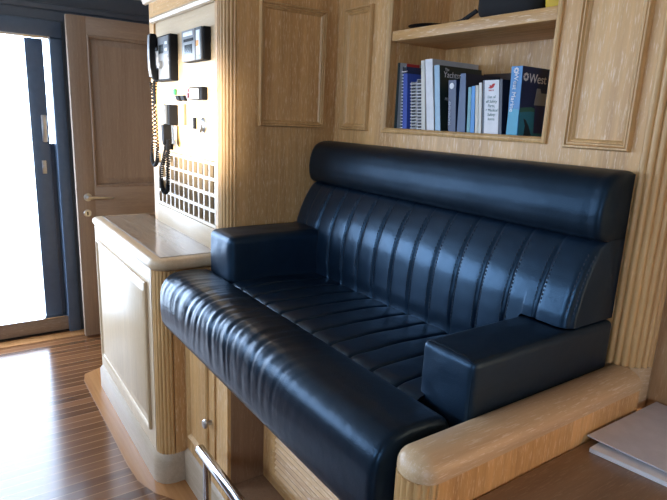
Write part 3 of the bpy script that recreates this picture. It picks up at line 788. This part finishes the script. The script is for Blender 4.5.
# binder label
def card(name, x0, x1, z0, z1, y, mat, parent, shift):
    bm = bmesh.new(); vs = [bm.verts.new(p) for p in ((x0 + shift(z0), y, z0), (x1 + shift(z0), y, z0), (x1 + shift(z1), y, z1), (x0 + shift(z1), y, z1), (x0 + shift(z0), y + .001, z0), (x1 + shift(z0), y + .001, z0), (x1 + shift(z1), y + .001, z1), (x0 + shift(z1), y + .001, z1))]
    for q in ((0, 1, 2, 3), (7, 6, 5, 4), (0, 4, 5, 1), (1, 5, 6, 2), (2, 6, 7, 3), (3, 7, 4, 0)): bm.faces.new([vs[i] for i in q])
    return finish(name, bm, mat, parent, 0)
sh = lambda z: -.017 * (z - BZ) / .156
card('spine_label', -1.136, -1.084, BZ + .002, BZ + .155, 1.3222, white, bd, sh)
bm = bmesh.new(); em = [(0, 0), (.006, .004), (.004, .009), (.010, .006), (.016, .012), (.024, .012), (.021, .006), (.018, .001), (.010, -.002)]
prism(bm, em, lambda p: (-1.137 + p[0], 1.3212, BZ + .133 + p[1]), lambda p: (-1.137 + p[0], 1.3222, BZ + .133 + p[1])); finish('red_emblem', bm, red, bd, 0)
ink = plain('grey_green_ink', (.22, .30, .28), .6)
for i, s in enumerate(['List of', 'all Safety', 'Parts,', '+ Medical', 'Safety', 'items']):
    z = BZ + .104 - i * .0125
    text('lettering', s, .0115, ink, bd, spineM(-1.110 + sh(z) - .0, 1.3218, z, 0), 'CENTER')
text('lettering', 'SAFETY', .006, red, bd, spineM(-1.112 + sh(BZ + .12), 1.3218, BZ + .124, 0), 'CENTER')
# emblem book spine
bm = bmesh.new(); lathe(bm, [(.009, 0), (.009, .001)], (-1.284, 1.3235, BZ + .142), (0, -1, 0), 18); finish('round_emblem', bm, white, navb, 0)
text('lettering', 'SEAMANSHIP', .013, plain('pale_ink', (.45, .5, .6), .6), navb, Matrix.Translation((-1.276, 1.3228, BZ + .022)) @ Matrix.Rotation(PI / 2, 4, 'X') @ Matrix.Rotation(PI / 2 + .09, 4, 'Z'))
# magazine cover title
zt = BZ + .172
text('lettering', 'The', .012, white, mag, coverM(lk(zt, -1.318, -1.347, .208) + .0012, 1.345, BZ + .192, 0))
text('lettering', 'Yachtsman', .026, white, mag, coverM(lk(zt, -1.318, -1.347, .208) + .0018, 1.340, zt, 0))
text('lettering', 'Pilot', .013, whitep, mag, coverM(lk(BZ + .10, -1.318, -1.347, .208) + .0015, 1.345, BZ + .10, 0))
# catalogue
text('lettering', 'West Marine', .020, white, wb, Matrix.Translation((-1.049 + .0, 1.3228, BZ + .172)) @ Matrix.Rotation(PI / 2, 4, 'X') @ Matrix.Rotation(-PI / 2 - .042, 4, 'Z'))
zt = BZ + .148
text('lettering', 'West', .035, white, wb, coverM(lk(zt, -1.018, -1.026, .19) + .0012, 1.354, zt, 0))
text('lettering', 'Marine', .035, white, wb, coverM(lk(zt, -1.018, -1.026, .19) + .0012, 1.452, zt, 0))
def petal(bm, P, r):
    for k in range(8):
        a = 2 * PI * k / 8
        q = [(r * .45 * math.cos(a - .3), r * .45 * math.sin(a - .3)), (r * math.cos(a - .33), r * math.sin(a - .33)), (r * 1.05 * math.cos(a), r * 1.05 * math.sin(a)), (r * math.cos(a + .33), r * math.sin(a + .33)), (r * .45 * math.cos(a + .3), r * .45 * math.sin(a + .3))]
        prism(bm, q, lambda p: P(p[0], p[1], 0), lambda p: P(p[0], p[1], .0008))
bm = bmesh.new(); xc = lk(zt + .014, -1.018, -1.026, .19) + .0003
petal(bm, lambda u, v, h: (xc + h, 1.341 + u, zt + .014 + v), .011)
petal(bm, lambda u, v, h: (-1.045 + u, 1.3232 - h, BZ + .178 + v), .008); finish('flower_emblem', bm, white, wb, 0)
def cpoly(name, P, mat, off):
    bm = bmesh.new()
    xf = lambda z: lk(z, -1.018, -1.026, .19)
    prism(bm, P, lambda p: (xf(BZ + p[1]), 1.325 + p[0], BZ + p[1]), lambda p: (xf(BZ + p[1]) + off, 1.325 + p[0], BZ + p[1])); return finish(name, bm, mat, wb, 0)
cpoly('sea_picture', [(.001, .002), (.16, .002), (.16, .062), (.09, .074), (.04, .072), (.001, .078)], cv('teal_sea_print', (.03, .24, .34)), .0006)
cpoly('green_shore_picture', [(.001, .066), (.05, .070), (.10, .066), (.10, .072), (.05, .082), (.001, .078)], cv('green_print', (.05, .17, .13)), .0009)
cpoly('grey_gadget_picture', [(.062, .088), (.14, .088), (.14, .128), (.125, .13), (.12, .122), (.09, .122), (.085, .134), (.07, .134)], cv('grey_print', (.34, .37, .40)), .0009)
cpoly('navy_gadget_picture', [(.07, .01), (.15, .01), (.15, .086), (.066, .086)], cv('navy_print', (.02, .04, .17)), .0011)
cpoly('dark_fish_picture', [(.025, .002), (.06, .002), (.045, .03), (.03, .046), (.02, .05), (.028, .03)], cv('dark_print', (.015, .035, .05)), .0011)
bm = bmesh.new(); prism(bm, [(.0, .0), (.037, .0), (.0355, .07), (.02, .074), (.0, .07)], lambda p: (-1.055 + p[0] - .0015, 1.3225, BZ + .002 + p[1]), lambda p: (-1.055 + p[0] - .0015, 1.3236, BZ + .002 + p[1])); finish('sea_picture', bm, cv('cyan_print', (.02, .32, .48)), wb, 0)
# brown book lying behind the low group
fb = thing('book', 'dark brown book lying flat on top behind the low booklets', 'book', (-1.24, 1.54, BZ), BG)
boxes('cover', [(-1.34, -1.10, 1.530, 1.536, BZ, BZ + .195), (-1.34, -1.10, 1.552, 1.558, BZ, BZ + .195), (-1.102, -1.098, 1.530, 1.558, BZ, BZ + .195)], cv('dark_brown_cover', (.05, .025, .018)), fb)
boxes('pages', [(-1.338, -1.103, 1.536, 1.552, BZ + .002, BZ + .19)], cream, fb)
fb['label'] = 'dark brown book standing against the back behind the low booklets'
# upper shelf
ZU = 1.7226
bag = thing('bag', 'soft black cloth bag on the upper shelf of the bookcase', 'bag', (-1.13, 1.42, ZU))
def blob(bm, x0, x1, y0, y1, z0, z1, seed, pw=.5):
    n, m = 24, 14; rings = []
    for j in range(1, m):
        ph = PI * j / m - PI / 2; row = []
        for i in range(n):
            th = 2 * PI * i / n
            sg = lambda v, p: math.copysign(abs(v) ** p, v)
            cx_ = sg(math.cos(ph), pw) * sg(math.cos(th), pw); cy_ = sg(math.cos(ph), pw) * sg(math.sin(th), pw); cz_ = sg(math.sin(ph), pw)
            k = 1 + .07 * noise.noise(Vector((cx_ * 2, cy_ * 2, cz_ * 2 + seed)))
            row.append(((x0 + x1) / 2 + cx_ * (x1 - x0) / 2 * k, (y0 + y1) / 2 + cy_ * (y1 - y0) / 2 * k, max(z0, (z0 + z1) / 2 + cz_ * (z1 - z0) / 2 * k)))
        rings.append(row)
    loft(bm, rings)
bm = bmesh.new(); blob(bm, -1.245, -1.02, 1.345, 1.52, ZU, 1.86, 3); finish('bag_body', bm, blackcloth, bag, 60)
bm = bmesh.new(); tube(bm, [(-1.245, 1.37, 1.76), (-1.29, 1.36, 1.735), (-1.34, 1.365, ZU + .008), (-1.38, 1.38, ZU + .007)], .007, 8); finish('strap', bm, blackcloth, bag)
yb = thing('pouch', 'yellow pouch beside the black bag at the right end of the upper shelf', 'pouch', (-.955, 1.43, ZU))
bm = bmesh.new(); blob(bm, -1.012, -.935, 1.365, 1.50, ZU, 1.80, 5); finish('pouch_body', bm, yellow, yb, 60)
pl = thing('dish', 'shallow dark rimmed dish at the left end of the upper shelf', 'dish', (-1.47, 1.40, ZU))
bm = bmesh.new(); lathe(bm, [(.03, 0), (.06, .004), (.075, .016), (.078, .018), (.072, .018), (.055, .008), (.01, .006)], (-1.47, 1.40, ZU), (0, 0, 1), 28); finish('bowl', bm, black, pl)
bm = bmesh.new(); lathe(bm, [(.052, .0085), (.054, .0095), (.02, .010)], (-1.47, 1.40, ZU), (0, 0, 1), 24); finish('liner', bm, silver, pl)

for o_ in list(S.objects):
    if o_.parent is None and o_.get('category') in ('book', 'binder', 'notebook'): o_.location.x += .009
# ------------------------------------------------------------------ rest of the cabin (behind the camera) with unseen windows placed to steer the daylight
wins = [(-3.66, -2.75), (-1.95, -.63), (1.60, 3.1)]
SILL = [1.02, 1.48, 1.02]  # middle sill raised to trim the sun patch on the instrument wall
L = [(-3.9, 3.2, -1.76, -1.70, 0, 1.02), (-3.9, 3.2, -1.76, -1.70, 1.86, CEIL), (wins[1][0], wins[1][1], -1.76, -1.70, 1.02, SILL[1])]
xsn = [-3.9] + [v for w in wins for v in w] + [3.2]
for a, b in zip(xsn[0::2], xsn[1::2]): L.append((a, b, -1.76, -1.70, 1.02, 1.86))
struct(boxes('wall_front', L, wall_m))
struct(boxes('wall_right', [(3.2, 3.25, -1.76, 1.5, 0, CEIL)], wall_m))
struct(boxes('wall_corridor', [(-3.9, -2.70, 1.72, 1.78, 0, CEIL)], doorwood))
for i, (a, b) in enumerate(wins):
    bm = bmesh.new(); moulding(bm, a, b, SILL[i], 1.86, [(-.03, 0), (-.03, .015), (0, .015), (.01, .0), (.01, -.06), (0, -.06)], lambda u, v, h: (u, -1.70 + h, v))
    struct(finish('window_%d' % (i + 1), bm, navy))
bm = bmesh.new(); moulding(bm, -1.7, -.62, 1.3, 1.95, [(-.02, 0), (-.02, .015), (0, .015), (.01, .0), (.01, -.08), (0, -.08)], lambda u, v, h: (DX + h, u, v)); struct(finish('window_5', bm, navy))
# side deck outside the doorway with a guard rail
struct(boxes('floor_deck', [(-6.5, DX - .095, -3, 3, -.02, .04)], deckm))
gr = thing('guard_rail', 'thin grey guard rail seen through the bright doorway', 'rail', (-5.2, .2, .04))
bm = bmesh.new(); tube(bm, [(-5.2, -1.6, .78), (-5.2, .35, .78), (-5.2, 1.2, .78)], .012, 8); finish('top_tube', bm, silver, gr)
for y in (-1.2, .75):
    bm = bmesh.new(); tube(bm, [(-5.2, y, .04), (-5.2, y, .78)], .012, 8); finish('stanchion', bm, silver, gr)

# ------------------------------------------------------------------ light
w = bpy.data.worlds.new('sky'); S.world = w; w.use_nodes = True
t = w.node_tree; bg = t.nodes['Background']; bg.inputs['Color'].default_value = (.60, .76, 1.0, 1); bg.inputs['Strength'].default_value = 12.5
def portal(loc, rot, sx, sy):
    l = bpy.data.lights.new('daylight_portal', 'AREA'); l.shape = 'RECTANGLE'; l.size = sx; l.size_y = sy; l.cycles.is_portal = True
    o = bpy.data.objects.new('daylight_portal', l); COL.objects.link(o); o.location = loc; o.rotation_euler = rot
for a, b in wins: portal(((a + b) / 2, -1.77, 1.44), (PI / 2, 0, 0), b - a, .84)
portal((DX - .11, .1, .96), (PI / 2, 0, -PI / 2), .92, 1.72)
portal((DX - .11, -1.16, 1.625), (PI / 2, 0, -PI / 2), 1.08, .65)
sun = bpy.data.lights.new('sun', 'SUN'); sun.energy = 17; sun.angle = math.radians(5); sun.color = (1, .93, .82)
so = bpy.data.objects.new('sun', sun); COL.objects.link(so)
d = Vector((-.5, .985, -.11))
so.rotation_euler = d.to_track_quat('-Z', 'Y').to_euler()

# ------------------------------------------------------------------ camera
cam = bpy.data.cameras.new('camera'); co = bpy.data.objects.new('camera', cam); COL.objects.link(co)
yaw, pit, rol = .957216108, .232802390, .0449864806
f = Vector((-math.sin(yaw) * math.cos(pit), math.cos(yaw) * math.cos(pit), -math.sin(pit)))
r = f.cross(Vector((0, 0, 1))).normalized(); u = r.cross(f)
r2 = math.cos(rol) * r + math.sin(rol) * u; u2 = -math.sin(rol) * r + math.cos(rol) * u
M = Matrix((r2, u2, -f)).transposed().to_4x4(); M.translation = (0, 0, 1.42)
co.matrix_world = M
cam.sensor_fit = 'HORIZONTAL'; cam.sensor_width = 36; cam.lens = 36 * 551.06 / 667; cam.clip_start = .02
S.camera = co
v = S.view_settings; v.view_transform = 'Standard'; v.look = 'None'; v.gamma = 1; v.use_curve_mapping = False; v.exposure = 0.45
